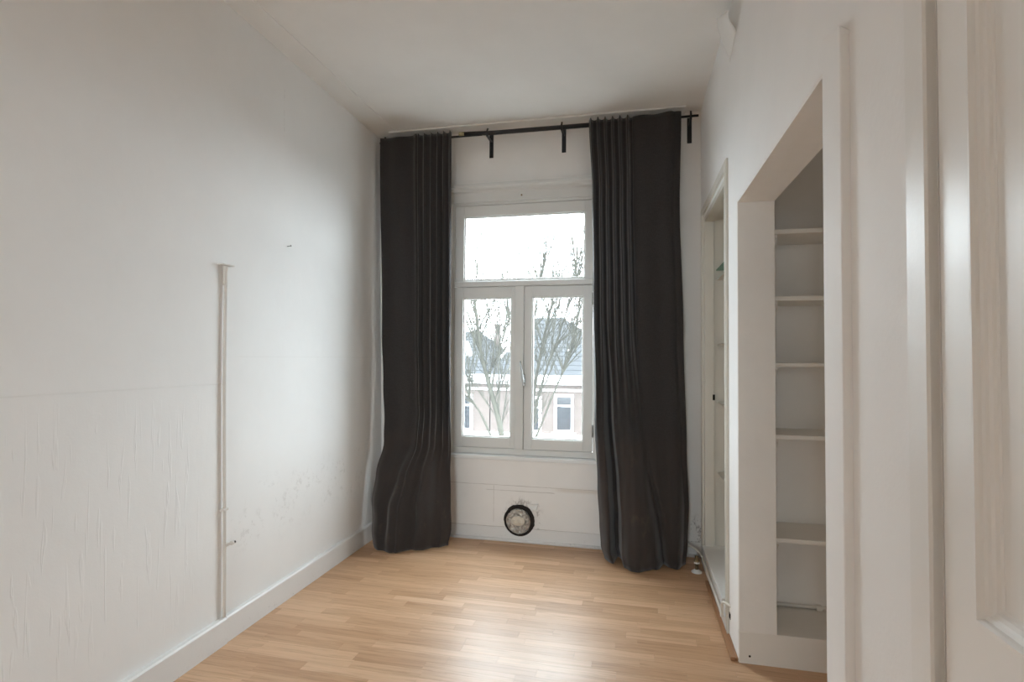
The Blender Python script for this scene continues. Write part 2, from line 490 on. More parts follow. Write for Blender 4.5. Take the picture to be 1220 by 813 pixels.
# ------------------------------------------------------------------ the room shell
# floor slab, then laminate strips laid across the room
fl = MB()
fl.box(-2.3, 0.62, YN + 0.0, 1.83, -0.12, 0.0)
fl.box(0.62, 1.7, 1.2, 1.83, -0.12, 0.0)
fl.box(-2.3, 1.7, 1.83, YB + 0.02, -0.12, -0.009)
floor = struct(fl.build('floor', M_subfloor), 'light oak laminate strip floor with window glare', 'floor')
rng = random.Random(11)
sw = 0.0642
y = 1.831
plank_meshes = {}
def plank_mesh(L):
    key = round(L, 2)
    if key not in plank_meshes:
        b = MB(); b.box(0, key - 0.0006, 0, sw - 0.0006, -0.009, 0)
        o = b.build('plank', M_floor)
        plank_meshes[key] = o.data
        bpy.data.objects.remove(o)
    return plank_meshes[key], key
row = 0
while y < YB - 0.001:
    x = -2.10 - rng.random() * 0.35
    xe = 0.43 if y > 2.80 else 1.25
    w = min(sw, YB - y)
    while x < xe:
        L = rng.choice([0.34, 0.42, 0.48, 0.54, 0.62])
        if row % 3 == 1: L = rng.choice([0.30, 0.42, 0.54])
        x0 = x; x += L
        if x < -2.07:
            continue
        L2 = L
        if x0 < -2.09:
            L2 = round(x - (-2.09), 2); x0 = x - L2
        if x > xe:
            L2 = round(max(0.06, xe - x0), 2)
        me, _ = plank_mesh(L2)
        o = bpy.data.objects.new('plank', me)
        o.location = (x0, y, 0)
        if w < sw: o.scale.y = w / sw
        COL.objects.link(o)
        o.parent = floor
    y += sw; row += 1

# ceiling
struct(MB().box(-2.35, 1.75, YN - 0.2, YB + 0.3, ZC, ZC + 0.15).build('ceiling', M_ceiling), 'plain off-white plaster ceiling', 'ceiling')

# left wall (leans outward a touch)
wl = MB().box(-0.2, 0, YN, YB + 0.3, -0.12, ZC)
struct(wl.build('wall_left', M_left, warp=WL), 'long white wallpapered wall with wrinkled paper and scuffs', 'wall')

# window wall with its opening
wb = MB()
T = 0.30
wb.box(-2.30, WX0, YB, YB + T, -0.12, ZC)
wb.box(WX1, XR(YB) + 0.02, YB, YB + T, -0.12, ZC)
wb.box(WX0, WX1, YB, YB + T, -0.12, WZ0)
wb.box(WX0, WX1, YB, YB + T, WZ1, ZC)
wb.box(XR(YB) + 0.02, 1.75, YB, YB + T, -0.12, ZC)
struct(wb.build('wall_back', M_back), 'white wall around the window with cracked apron panel', 'wall')

# behind the camera: opening to an invented room, its window added as fill light
OX0, OX1, OZ1 = -1.85, -0.06, 2.40
RYN = -4.60
wf = MB()
wf.box(-2.3, OX0, YN - 0.12, YN, -0.12, ZC)
wf.box(OX1, 0.72, YN - 0.12, YN, -0.12, ZC)
wf.box(OX0, OX1, YN - 0.12, YN, OZ1, ZC)
struct(wf.build('wall_front', M_right), 'white wall behind the camera with wide opening added to pass fill light', 'wall')
rw_ = MB()
rw_.box(-2.6, -2.4, RYN, YN - 0.12, -0.12, ZC)
rw_.box(1.5, 1.7, RYN, YN - 0.12, -0.12, ZC)
rw_.box(-2.4, -2.3, YN - 0.12, YN - 0.02, -0.12, ZC)
rw_.box(0.72, 1.5, YN - 0.12, YN - 0.02, -0.12, ZC)
rw_.box(-2.6, -1.30, RYN - 0.3, RYN, -0.12, ZC)
rw_.box(0.30, 1.7, RYN - 0.3, RYN, -0.12, ZC)
rw_.box(-1.30, 0.30, RYN - 0.3, RYN, -0.12, 0.75)
rw_.box(-1.30, 0.30, RYN - 0.3, RYN, 2.70, ZC)
struct(rw_.build('wall_fill_room', M_cream), 'cream walls of the added fill-light room behind the camera', 'wall')
struct(MB().box(-2.6, 1.7, RYN - 0.3, YN, -0.12, 0.0).build('floor_fill_room', M_subfloor), 'laminate floor of the added fill-light room', 'floor')
struct(MB().box(-2.6, 1.7, RYN - 0.3, YN - 0.2, ZC, ZC + 0.15).build('ceiling_fill_room', M_ceiling), 'plain ceiling of the added fill-light room', 'ceiling')
w2 = empty('window_fill', (-0.5, RYN, 0.75))
struct(w2, 'tall two-light window added for daylight fill, behind the camera', 'window')
f2 = MB()
for (a_, b_, c_, d_) in ((-1.30, -1.24, 0.75, 2.70), (0.24, 0.30, 0.75, 2.70), (-0.53, -0.47, 0.81, 2.64), (-1.24, 0.24, 0.75, 0.81), (-1.24, 0.24, 2.64, 2.70)):
    f2.box(a_, b_, RYN - 0.10, RYN - 0.02, c_, d_)
f2.build('window_frame', M_window, w2, bevel=0.004)
for (a_, b_) in ((-1.24, -0.53), (-0.47, 0.24)):
    MB().box(a_, b_, RYN - 0.062, RYN - 0.058, 0.81, 2.64).build('pane', M_glass, w2)

# right wall: door, open alcove and cabinet openings
DY0, DY1, DZ1 = 0.13, 1.040, 2.36          # door opening
AY0, AY1, AZ1 = 1.59, 2.825, 2.155          # alcove opening
CY0, CY1, CZ0, CZ1 = 3.165, 4.065, 0.125, 2.375   # cabinet opening
TH = 0.16
wr = MB()
wr.box(0, TH, YN, DY0, -0.12, ZC)
wr.box(0, TH, DY0, DY1, DZ1, ZC)
wr.box(0, TH, DY1, AY0, -0.12, ZC)
wr.box(0, TH, AY0, AY1, AZ1, ZC)
wr.box(0, TH, AY1, CY0, -0.12, ZC)
wr.box(0, TH, CY0, CY1, -0.12, CZ0)
wr.box(0, TH, CY0, CY1, CZ1, ZC)
wr.box(0, TH, CY1, YB, -0.12, ZC)
wall_right = struct(wr.build('wall_right', M_right, warp=WR), 'white wall with door, open alcove and built-in cabinet', 'wall')

# painted lining of the alcove opening: far reveal board and soffit
rv = MB()
rv.box(0.0005, TH + 0.003, AY1 - 0.018, AY1 + 0.02, 0.147, AZ1)
struct(rv.build('trim_5', M_alcove, warp=WR, bevel=0.002), 'beige-lit reveal board at the far side of the alcove opening', 'trim')
so = MB().box(0.0005, TH + 0.003, AY0, AY1 - 0.018, AZ1 - 0.012, AZ1 + 0.002)
struct(so.build('trim_6', M_alcove, warp=WR), 'soffit board over the alcove opening', 'trim')

# alcove closet room behind the right wall
aw = MB()
X0 = XR(2.9) + TH
aw.box(X0 + 0.012, 1.70, 3.155, 3.255, -0.12, ZC)               # far wall behind the shelves
aw.box(X0 - 0.03, X0 + 0.012, 2.846, 3.155, -0.12, ZC)           # short side wall next to the cabinet
aw.box(1.60, 1.70, 1.20, 3.155, -0.12, ZC)
aw.box(XR(1.5) + TH, 1.60, 1.10, 1.20, -0.12, ZC)
struct(aw.build('wall_alcove', M_alcove), 'greyish inner walls of the shelved alcove', 'wall')
pl = MB().box(XR(2.82) + 0.0015, 1.60, 2.815, 3.155, -0.008, 0.145)
struct(pl.build('trim_7', M_shelf, bevel=0.004), 'raised painted plinth closing the bottom of the alcove', 'plinth')

# baseboards
def base_prof(y0, y1, th, h):
    b = MB()
    b.add([(0, y0, 0), (th, y0, 0), (th, y0, h - 0.008), (th - 0.006, y0, h), (0, y0, h),
           (0, y1, 0), (th, y1, 0), (th, y1, h - 0.008), (th - 0.006, y1, h), (0, y1, h)],
          [(0, 1, 2, 3, 4), (9, 8, 7, 6, 5), (0, 5, 6, 1), (1, 6, 7, 2), (2, 7, 8, 3), (3, 8, 9, 4), (4, 9, 5, 0)])
    return b
bl = empty('baseboard_left', (XL(2.4, 0), 2.4, 0))
struct(bl, 'white painted skirting board along the left wall, in two lengths', 'baseboard')
base_prof(2.402, YB - 0.001, 0.024, 0.125).build('board', M_skirting, bl, warp=WL)
base_prof(YN, 2.396, 0.029, 0.125).build('board', M_skirting, bl, warp=WL)
MB().box(0.0, 0.022, 2.396, 2.402, 0, 0.118).build('joint', M_dark, bl, warp=WL)
bb = empty('baseboard_back', (-0.9, YB, 0))
struct(bb, 'low chipped skirting under the window with a round bead at the floor', 'baseboard')
MB().box(-2.05, XR(YB) - 0.002, YB - 0.006, YB, 0.0, 0.105).build('board', M_skirting, bb, bevel=0.002)
MB().tube([(-2.04, YB - 0.012, 0.012), (XR(YB) - 0.003, YB - 0.012, 0.012)], 0.012, 10).build('bead', M_skirting, bb, smooth=True)

# ceiling edge strips
struct(MB().box(-2.28, -1.915, YN, YB - 0.13, ZC - 0.006, ZC).build('trim_1', M_ceiling, bevel=0.002), 'flat cover strip along the left edge of the ceiling', 'trim')
struct(MB().box(-1.975, 0.30, 4.095, YB, ZC - 0.014, ZC).build('trim_2', M_ceiling, bevel=0.003), 'flat batten on the ceiling above the curtain rod', 'trim')

# ------------------------------------------------------------------ window
win = empty('window_1', (-0.905, YB, WZ0))
struct(win, 'grey-white wooden window with transom light above two casements', 'window')
FY0, FY1 = YB + 0.012, YB + 0.10
fr_ = MB()
fr_.box(WX0, WX0 + 0.022, FY0, FY1, WZ0, WZ1)
fr_.box(WX1 - 0.022, WX1, FY0, FY1, WZ0, WZ1)
fr_.box(WX0 + 0.022, WX1 - 0.022, FY0, FY1, WZ1 - 0.022, WZ1)
fr_.box(WX0 + 0.022, WX1 - 0.022, FY0, FY1, 0.655, 0.700)
fr_.build('window_frame', M_window, win, bevel=0.003)
MB().box(WX0 + 0.022, WX1 - 0.022, YB - 0.008, FY1, 1.956, 1.998).build('transom_rail', M_window, win, bevel=0.006)
def sash_mesh(nm, x0, x1, z0, z1, gx0, gx1, gz0, gz1, yf, depth, parent):
    b = MB()
    b.box(x0, gx0, yf, yf + depth, z0, z1)
    b.box(gx1, x1, yf, yf + depth, z0, z1)
    b.box(gx0, gx1, yf, yf + depth, z0, gz0)
    b.box(gx0, gx1, yf, yf + depth, gz1, z1)
    s = b.build(nm, M_window, parent, bevel=0.003)
    # glazing bead, a step back from the face
    g = MB(); w = 0.010; ya, yb = yf + 0.012, yf + 0.034
    g.box(gx0, gx0 + w, ya, yb, gz0, gz1); g.box(gx1 - w, gx1, ya, yb, gz0, gz1)
    g.box(gx0 + w, gx1 - w, ya, yb, gz0, gz0 + w); g.box(gx0 + w, gx1 - w, ya, yb, gz1 - w, gz1)
    g.build('glazing_bead', M_window, s, bevel=0.004)
    MB().box(gx0 + 0.001, gx1 - 0.001, yf + 0.035, yf + 0.039, gz0 + 0.001, gz1 - 0.001).build('pane', M_glass, s)
    return s
tsash = sash_mesh('transom_sash', WX0 + 0.024, WX1 - 0.024, 2.000, WZ1 - 0.024, -1.378, -0.421, 2.000 + 0.012, 2.516, FY0 + 0.006, 0.06, win)
lsash = sash_mesh('casement_sash', WX0 + 0.024, -0.957, 0.703, 1.953, -1.380, -0.988, 0.782, 1.868, FY0 + 0.002, 0.055, win)
rsash = sash_mesh('casement_sash', -0.884, WX1 - 0.026, 0.703, 1.953, -0.823, -0.432, 0.782, 1.872, FY0 + 0.002, 0.055, win)
MB().box(-0.955, -0.886, FY0 - 0.012, FY1, 0.700, 1.956).build('meeting_post', M_window, win, bevel=0.005)
# casement handle (espagnolette lever) on the meeting stile
hd = MB()
hd.box(-0.893, -0.871, FY0 - 0.016, FY0 - 0.004, 1.185, 1.275)
h_o = hd.build('handle', M_steel, rsash, bevel=0.004)
lv = MB()
lv.tube([(-0.882, FY0 - 0.012, 1.215), (-0.882, FY0 - 0.045, 1.220), (-0.884, FY0 - 0.050, 1.245), (-0.893, FY0 - 0.046, 1.30), (-0.905, FY0 - 0.042, 1.375)], [0.010, 0.010, 0.010, 0.008, 0.007], 10)
lv.build('lever', M_steel, h_o, smooth=True)
for hz in (0.86, 1.85):
    MB().tube([(WX1 - 0.024, FY0 - 0.004, hz - 0.045), (WX1 - 0.024, FY0 - 0.004, hz + 0.045)], 0.007, 10).build('hinge', M_steel, rsash, smooth=True)
# sill
sl = MB().box(WX0 - 0.06, WX1 + 0.06, YB - 0.028, YB + 0.012, 0.618, 0.648)
sl.box(WX0, WX1, YB + 0.0, FY1, 0.618, 0.654)
struct(sl.build('trim_3', M_sill, bevel=0.005), 'white painted sill board under the window', 'sill')
# moulded head over the window
hm = MB()
prof = [(0.0, 2.622), (-0.016, 2.622), (-0.016, 2.690), (-0.022, 2.698), (-0.030, 2.702), (-0.030, 2.722), (-0.038, 2.730), (-0.048, 2.736), (-0.048, 2.760), (0.0, 2.766)]
xs = (WX0 - 0.10, WX1 + 0.10)
vs = [(x, YB + d, z) for x in xs for (d, z) in prof]
n = len(prof)
hm.add(vs, [(k, k + 1, n + k + 1, n + k) for k in range(n - 1)] + [(n - 1, 0, n, 2 * n - 1), tuple(range(n - 1, -1, -1)), tuple(range(n, 2 * n))])
struct(hm.build('trim_4', M_window), 'cream moulded head board above the window', 'trim')
thing(MB().lathe((-0.905, YB - 0.016, 2.655), (0, -1, 0), [(0, 0.003), (0.010, 0.003), (0.010, 0.007), (0.014, 0.005), (0.015, 0.0005)], 12).build('screw_hook', M_brass, smooth=True),
      'tiny dark screw in the window head moulding', 'screw')

# ------------------------------------------------------------------ door on the right, close to the camera
door = empty('door_1', (XR(0.62) + 0.02, 0.62, 0))
struct(door, 'gloss white panelled door in the right wall', 'door')
S0 = -0.004                                     # door face sits behind the wall face
PY0, PY1 = 0.245, 0.942                         # panel opening
lf = MB()
for (a, b, c, d) in ((DY0 + 0.012, PY0, 0.008, DZ1 - 0.01), (PY1, DY1 - 0.012, 0.008, DZ1 - 0.01),
                     (PY0, PY1, 0.008, 0.24), (PY0, PY1, 0.835, 1.030), (PY0, PY1, 2.20, DZ1 - 0.01)):
    lf.box(S0, S0 + 0.04, a, b, c, d)
lf.build('leaf', M_door, door, warp=WR)
mprof = [(-0.003, -0.03 - S0), (-0.003, 0.003 - S0), (0.003, 0.004 - S0), (0.006, 0.000 - S0), (0.008, -0.004 - S0), (0.013, -0.006 - S0), (0.016, -0.009 - S0), (0.022, -0.011 - S0), (0.025, -0.015 - S0), (0.030, -0.016 - S0), (0.032, -0.030 - S0)]
for z0, z1 in ((1.030, 2.20), (0.24, 0.835)):
    p = MB().box(S0 + 0.0165, S0 + 0.032, PY0, PY1, z0, z1).build('panel', M_door, door, warp=WR)
    for sd in 'LTRB':
        MB().frame_sweep(PY0, PY1, z0, z1, mprof, sd).build('moulding', M_door, p, warp=WR)
df = empty('trim_8', (XR(0.62), 0.62, 0))
struct(df, 'white door casing around the panelled door', 'door frame')
cp = [(0, -0.002), (0, 0.014), (0.004, 0.018), (0.066, 0.018), (0.070, 0.014), (0.070, -0.03)]
for sd in 'LTR':
    MB().frame_sweep(DY0 - 0.072, DY1 + 0.072, -0.075, DZ1 + 0.072, cp, sd).build('casing', M_trim, df, warp=WR)
MB().box(S0 + 0.010, 0.05, DY1 - 0.011, DY1 + 0.002, 0, DZ1).build('gap_seal', M_dark, df, warp=WR)

# casing board on the near side of the alcove opening
cb = MB()
cb.add([(-0.020, 1.411, 0), (0.002, 1.411, 0), (0.002, 1.536, 0), (-0.020, 1.536, 0),
        (-0.020, 1.411, 2.175), (0.002, 1.411, 2.160), (0.002, 1.536, 2.205), (-0.020, 1.536, 2.210)],
       [(0, 3, 2, 1), (4, 5, 6, 7), (0, 1, 5, 4), (1, 2, 6, 5), (2, 3, 7, 6), (3, 0, 4, 7)])
struct(cb.build('trim_9', M_right, warp=WR, bevel=0.003), 'upright white casing board at the near edge of the alcove', 'trim')

# wood beading at the foot of the right wall
bd = MB().box(-0.034, -0.0125, 2.822, 3.75, 0, 0.018).box(-0.0125, 0.0, 2.822, 3.06, 0, 0.018)
struct(bd.build('trim_10', M_beading, warp=WR, bevel=0.004), 'brown wood beading at the foot of the right wall', 'trim')

# ------------------------------------------------------------------ alcove shelves
names = ['topmost painted shelf in the open alcove, seen from below',
         'second painted shelf from the top in the open alcove',
         'middle painted shelf of the open alcove at eye level',
         'second painted shelf from the bottom in the open alcove',
         'lowest painted shelf in the alcove, just above the plinth']
XA = X0 + 0.012
for (z, th), lab in zip(((2.018, 0.020), (1.700, 0.020), (1.386, 0.016), (1.048, 0.018), (0.568, 0.018)), names):
    e = empty('shelf', (XA + 0.4, 3.0, z - th))
    MB().box(XA + 0.001, 1.598, 2.862, 3.153, z - th, z + 0.002).build('board', M_shelf, e, bevel=0.003)
    c = MB()
    hh = 0.045
    c.add([(XA + 0.001, 2.880, z - th - 0.014), (XA + 0.001, 2.880, z - th), (XA + 0.001, 3.15, z - th), (XA + 0.001, 3.15, z - th - hh), (XA + 0.001, 2.905, z - th - hh),
           (XA + 0.019, 2.880, z - th - 0.014), (XA + 0.019, 2.880, z - th), (XA + 0.019, 3.15, z - th), (XA + 0.019, 3.15, z - th - hh), (XA + 0.019, 2.905, z - th - hh)],
          [(0, 1, 2, 3, 4), (9, 8, 7, 6, 5), (0, 5, 6, 1), (1, 6, 7, 2), (2, 7, 8, 3), (3, 8, 9, 4), (4, 9, 5, 0)])
    c.build('cleat', M_shelf, e)
    thing(e, lab, 'shelf', 'shelves in the alcove')
# thin conduit along the back of the plinth
cd = empty('conduit', (1.0, 3.14, 0.145))
MB().tube([(XA + 0.002, 3.142, 0.157), (1.59, 3.142, 0.157)], 0.009, 10).build('tube', M_shelf, cd, smooth=True)
MB().box(0.855, 0.880, 3.126, 3.155, 0.145, 0.170).build('clip', M_shelf, cd, bevel=0.003)
thing(cd, 'painted thin pipe along the back of the alcove plinth', 'pipe')

# ------------------------------------------------------------------ built-in cabinet recess in the right wall
cab = empty('built_in_cabinet', (XR(3.6) + 0.08, 3.6, CZ0))
thing(cab, 'tall narrow built-in cabinet recess without doors beside the window', 'cabinet')
cprof = [(0, -0.001), (0, 0.010), (0.010, 0.016), (0.030, 0.012), (0.055, 0.012), (0.066, 0.006), (0.100, 0.006), (0.104, -0.01)]
for sd in 'LTR':
    pr = cprof if sd != 'R' else [(min(i, 0.05), h) for i, h in cprof]
    MB().frame_sweep(CY0 - 0.102, CY1 + 0.05, CZ0 - 0.11, CZ1 + 0.072, [(min(i, 0.05) if sd != 'L' else i, h) for i, h in cprof], sd).build('casing', M_cab, cab, warp=WR)
IB = 0.245
b = MB()
b.box(0.0, 0.062, CY1 - 0.03, CY1, CZ0, CZ1)      # far jamb
b.box(0.0, 0.062, CY0, CY0 + 0.012, CZ0, CZ1)     # near jamb
b.box(0.0, 0.062, CY0 + 0.012, CY1 - 0.03, CZ1 - 0.03, CZ1)
b.build('jamb', M_cab, cab, warp=WR, bevel=0.002)
MB().box(0.150, 0.158, CY0 + 0.0, CY1 + 0.0, CZ0, CZ1).build('back_panel', M_cab, cab, warp=WR)
MB().box(0.062, 0.150, CY1 - 0.012, CY1, CZ0, CZ1).build('side_panel', M_cab, cab, warp=WR)
MB().box(0.062, 0.150, CY0, CY0 + 0.012, CZ0, CZ1).build('side_panel', M_cab, cab, warp=WR)
MB().box(0.062, 0.150, CY0 + 0.012, CY1 - 0.012, CZ1 - 0.018, CZ1).build('top_panel', M_cab, cab, warp=WR)
q = MB()
q.box(-0.020, 0.150, CY0 + 0.012, CY1 - 0.012, CZ0 - 0.005, CZ0 + 0.018)
q.box(-0.012, 0.0, CY0 - 0.10, CY1 + 0.05, 0.074, CZ0 - 0.005)
q.box(-0.012, 0.0, CY0 - 0.10, CY1 + 0.08, 0.0, 0.070)
q.build('bottom_ledge', M_skirting, cab, warp=WR, bevel=0.004)
for z, gm in ((1.955, M_gshelf), (1.508, M_cab), (1.112, M_cab), (0.640, M_cab)):
    MB().box(0.085, 0.149, CY0 + 0.014, CY1 - 0.014, z - 0.010, z).build('shelf', M_cab, cab, warp=WR, bevel=0.002)
    if gm is M_gshelf:
        MB().box(0.078, 0.149, CY0 + 0.014, CY1 - 0.014, z + 0.055, z + 0.061).build('glass_shelf', M_gshelf, cab, warp=WR)
MB().box(0.052, 0.066, CY1 - 0.034, CY1 - 0.029, 1.125, 1.163).build('strike_plate', M_dark, cab, warp=WR)

# ------------------------------------------------------------------ curtain rod
RY, RZ = 4.105, 3.118
rod = empty('curtain_rod', (-0.8, RY, RZ))
thing(rod, 'black telescopic curtain rod above the window, spanning wall to wall', 'curtain rod')
MB().tube([(-2.05, RY, RZ - 0.006), (-1.20, RY, RZ - 0.004)], 0.0085, 14).build('inner_rod', M_black, rod, smooth=True)
MB().tube([(-1.378, RY - 0.002, RZ + 0.012), (-1.10, RY, RZ + 0.002), (-0.02, RY, RZ - 0.002)], 0.0165, 16).build('outer_tube', M_black, rod, smooth=True)
MB().tube([(-1.383, RY - 0.002, RZ + 0.0122), (-1.340, RY - 0.002, RZ + 0.0108)], 0.0168, 16).build('tube_end', M_endcap, rod, smooth=True)
MB().tube([(-0.03, RY, RZ - 0.002), (0.385, RY, RZ + 0.002)], 0.0085, 14).build('inner_rod', M_black, rod, smooth=True)
for bx in (-2.005, -1.155, -0.583, 0.332):
    pb = MB()
    pb.box(bx - 0.016, bx + 0.016, YB - 0.006, YB, RZ - 0.150, RZ + 0.035)
    br = pb.build('bracket', M_black, rod, bevel=0.002)
    ar = MB()
    ar.box(bx - 0.007, bx + 0.007, RY - 0.014, YB - 0.004, RZ - 0.030, RZ - 0.016)
    ar.box(bx - 0.007, bx + 0.007, RY - 0.022, RY - 0.014, RZ - 0.030, RZ + 0.016)
    ar.build('arm', M_black, br, bevel=0.0015)
    MB().tube([(bx, RY - 0.016, RZ + 0.014), (bx, RY - 0.004, RZ + 0.034), (bx + 0.002, RY + 0.006, RZ + 0.038)], [0.006, 0.007, 0.005], 10).build('thumb_screw', M_black, br, smooth=True)

# ------------------------------------------------------------------ curtains
def curtain(name, label, left, right, yfun, fold, ztop, gmap, hem, NU=240, NV=110):
    """left/right: edge x against height; fold(t,z): pleat depth; gmap(t,z): where along the width the cloth lies"""
    vs = []; fs = []
    for j in range(NV + 1):
        v = j / NV
        for i in range(NU + 1):
            t = i / NU
            zt = ztop(t)
            z = hem(t) + (zt - hem(t)) * (1 - v) ** 1.0
            g = gmap(t, z)
            xa, xb = interp(left, z), interp(right, z)
            dx, dy = fold(t, z)
            vs.append((xa + (xb - xa) * g + dx, yfun(t, z) + dy, z))
    for j in range(NV):
        for i in range(NU):
            a = j * (NU + 1) + i
            fs.append((a, a + 1, a + NU + 2, a + NU + 1))
    m = MB().add(vs, fs)
    o = m.build(name, M_cloth, smooth=True, recalc=False)
    sd = o.modifiers.new('thickness', 'SOLIDIFY'); sd.thickness = 0.004; sd.offset = 0.0
    return thing(o, label, 'curtain')

def bumpf(x, c, w):
    d = (x - c) / w
    return math.exp(-d * d)

# left curtain: flat half by the wall, gathered folds by the window, belly resting on the floor
def l_gmap(t, z):
    # material runs evenly in t; the gathered half takes more cloth than width at the top
    a = 0.40
    gt = (t / a) * 0.52 if t < a else 0.52 + (t - a) / (1 - a) * 0.48
    k = smoothstep(1.0, 0.1, z)
    return gt * (1 - k) + t * k
def l_fold(t, z):
    a = 0.40
    d = 0.0; dx = 0.0
    up = smoothstep(0.35, 1.3, z)
    if t > a:
        s = (t - a) / (1 - a)
        ph = 2 * PI * 5.5 * s + 0.5 * math.sin(5 * s + z * 0.6)
        env = smoothstep(0.0, 0.10, s)
        amp = (0.016 + 0.016 * smoothstep(3.0, 1.8, z)) * (0.7 + 0.3 * math.sin(9 * s + 1))
        d += -math.sin(ph) * amp * env * (0.15 + 0.85 * up)
        dx += math.cos(ph * 1.0) * 0.006 * env * up
        # broad soft folds lower down
        d += -math.sin(2 * PI * 2.0 * s + 0.8) * 0.020 * (1 - up) * env
    else:
        s = t / a
        d += -math.sin(PI * s) * 0.008 * up - math.sin(2 * PI * s * 1.5 + z) * 0.006
        d += -0.02 * bumpf(t, 0.40, 0.03) * up
    d += -0.030 * bumpf(t, 0.06, 0.07) * (1 - up)
    d += 0.035 * bumpf(t, 0.24 + 0.10 * z, 0.05) * (1 - up) * smoothstep(0.0, 0.2, z)
    d += 0.010 * noise.noise(Vector((t * 5, z * 2.0, 3.1))) * (1 - 0.5 * up)
    lo = smoothstep(0.45, 0.05, z)
    d += 0.022 * noise.noise(Vector((t * 7 + z * 3, z * 6.0, 9.7))) * lo
    return dx, d
def l_y(t, z):
    yl = interp([(0.0, 3.90), (0.18, 3.78), (0.35, 3.76), (0.62, 3.84), (0.9, 3.93), (1.0, 4.02)], t)
    k = interp([(0.0, 1.0), (0.10, 1.0), (0.30, 0.92), (0.5, 0.62), (0.75, 0.12), (1.0, 0.02), (1.4, 0.0), (3.2, 0.0)], z)
    base = 4.075
    return base + (yl - base) * k
curtain('curtain', 'dark grey linen curtain left of the window, belly spread on the floor',
        [(0.0, -1.945), (0.15, -1.955), (0.35, -1.972), (0.55, -1.962), (0.72, -1.945), (0.85, -1.950), (1.2, -1.972), (1.57, -1.990), (3.14, -2.035)],
        [(0.0, -1.400), (0.12, -1.378), (0.3, -1.385), (0.6, -1.400), (1.0, -1.412), (1.57, -1.420), (3.14, -1.432)],
        l_y, l_fold,
        lambda t: 3.140 + (0.010 * max(0, math.sin(2 * PI * 5.5 * (t - 0.40) / 0.60)) if t > 0.40 else -0.006 * math.sin(t * 9)),
        l_gmap, lambda t: 0.006 + 0.0 * t)

# right curtain: gathered folds by the window, flatter cloth towards the wall, three lobes at the hem
def r_gmap(t, z):
    b = 0.62
    gt = (t / b) * 0.50 if t < b else 0.50 + (t - b) / (1 - b) * 0.50
    k = smoothstep(1.7, 0.3, z)
    return gt * (1 - k) + t * k
def r_fold(t, z):
    b = 0.62
    up = smoothstep(0.7, 1.9, z)
    d = dx = 0.0
    if t < b:
        s = t / b
        ph = 2 * PI * 6.0 * s + 0.6 * math.sin(4 * s - z * 0.5)
        env = 1 - smoothstep(0.93, 1.0, s)
        amp = 0.017 + 0.016 * smoothstep(3.0, 2.0, z)
        d += -math.sin(ph) * amp * env * (0.10 + 0.90 * up)
        dx += math.cos(ph) * 0.006 * env * up
    else:
        s = (t - b) / (1 - b)
        d += -math.sin(2 * PI * 1.5 * s + 0.4) * 0.012 * (0.5 + 0.5 * up)
        d += 0.012 * bumpf(s, 0.86, 0.05)
    lo = 1 - up
    # deep crease near the window side, second crease low on the right
    d += 0.150 * (1 - smoothstep(0.018, 0.075, abs(t - 0.185 - 0.01 * math.sin(z * 5)))) * smoothstep(1.9, 0.8, z)
    d += -0.030 * bumpf(t, 0.06, 0.07) * lo
    d += -0.050 * bumpf(t, 0.42, 0.15) * lo
    d += 0.085 * bumpf(t, 0.735 - 0.25 * z, 0.045) * smoothstep(0.75, 0.30, z)
    d += -0.035 * bumpf(t, 0.87, 0.08) * smoothstep(0.9, 0.2, z)
    d += 0.012 * noise.noise(Vector((t * 6, z * 2.2, 7.4)))
    d += 0.022 * noise.noise(Vector((t * 7 - z * 3, z * 6.0, 1.7))) * smoothstep(0.5, 0.05, z)
    return dx, d
def r_y(t, z):
    yl = interp([(0.0, 4.03), (0.12, 3.93), (0.215, 3.88), (0.45, 3.84), (0.62, 3.88), (0.735, 3.92), (0.87, 3.96), (1.0, 4.03)], t)
    k = interp([(0.0, 0.92), (0.10, 1.0), (0.35, 0.66), (0.7, 0.26), (1.1, 0.05), (1.5, 0.0), (3.2, 0.0)], z)
    base = 4.075
    return base + (yl - base) * k
curtain('curtain', 'dark grey linen curtain right of the window with deep dark crease',
        [(0.0, -0.250), (0.10, -0.278), (0.25, -0.290), (0.5, -0.305), (1.0, -0.330), (1.9, -0.350), (2.6, -0.360), (3.15, -0.385)],
        [(0.0, 0.290), (0.15, 0.303), (0.4, 0.312), (0.8, 0.300), (1.57, 0.280), (2.5, 0.255), (3.15, 0.266)],
        r_y, r_fold,
        lambda t: 3.140 + (0.012 * max(0, math.sin(2 * PI * 6 * t / 0.62)) if t < 0.62 else 0.012 * smoothstep(0.62, 1.0, t)),
        r_gmap, lambda t: 0.006)

# ------------------------------------------------------------------ pipe on the left wall
gp = empty('gas_pipe', (XL(2.39, 0.12) + 0.02, 2.392, 0.125))
thing(gp, 'thin capped pipe running up the left wall from the skirting', 'pipe')
PX = lambda z: XL(2.392, z) + 0.0125
MB().tube([(PX(z), 2.392 + 0.003 * math.sin(z * 4), z) for z in [0.11 + 0.1 * k for k in range(18)]] , 0.0085, 14).build('tube', M_pipe, gp, smooth=True)
MB().lathe((PX(1.78), 2.392, 1.75), (0, 0, 1), [(0, 0.0085), (0.0, 0.0105), (0.012, 0.0115), (0.06, 0.010), (0.085, 0.012), (0.098, 0.013), (0.10, 0.002)], 16).build('end_cap', M_pipe, gp, smooth=True)
MB().box(XL(2.39, 1.85), XL(2.39, 1.85) + 0.036, 2.355, 2.430, 1.846, 1.853).build('wall_flange', M_pipe, gp, bevel=0.002)
st = MB().lathe((PX(0.47) + 0.004, 2.398, 0.47), (0.25, 1, 0.06), [(0, 0.0), (0, 0.009), (0.028, 0.007), (0.030, 0.010), (0.042, 0.010), (0.044, 0.0)], 14).build('bleed_tap', M_pipe, gp, smooth=True)
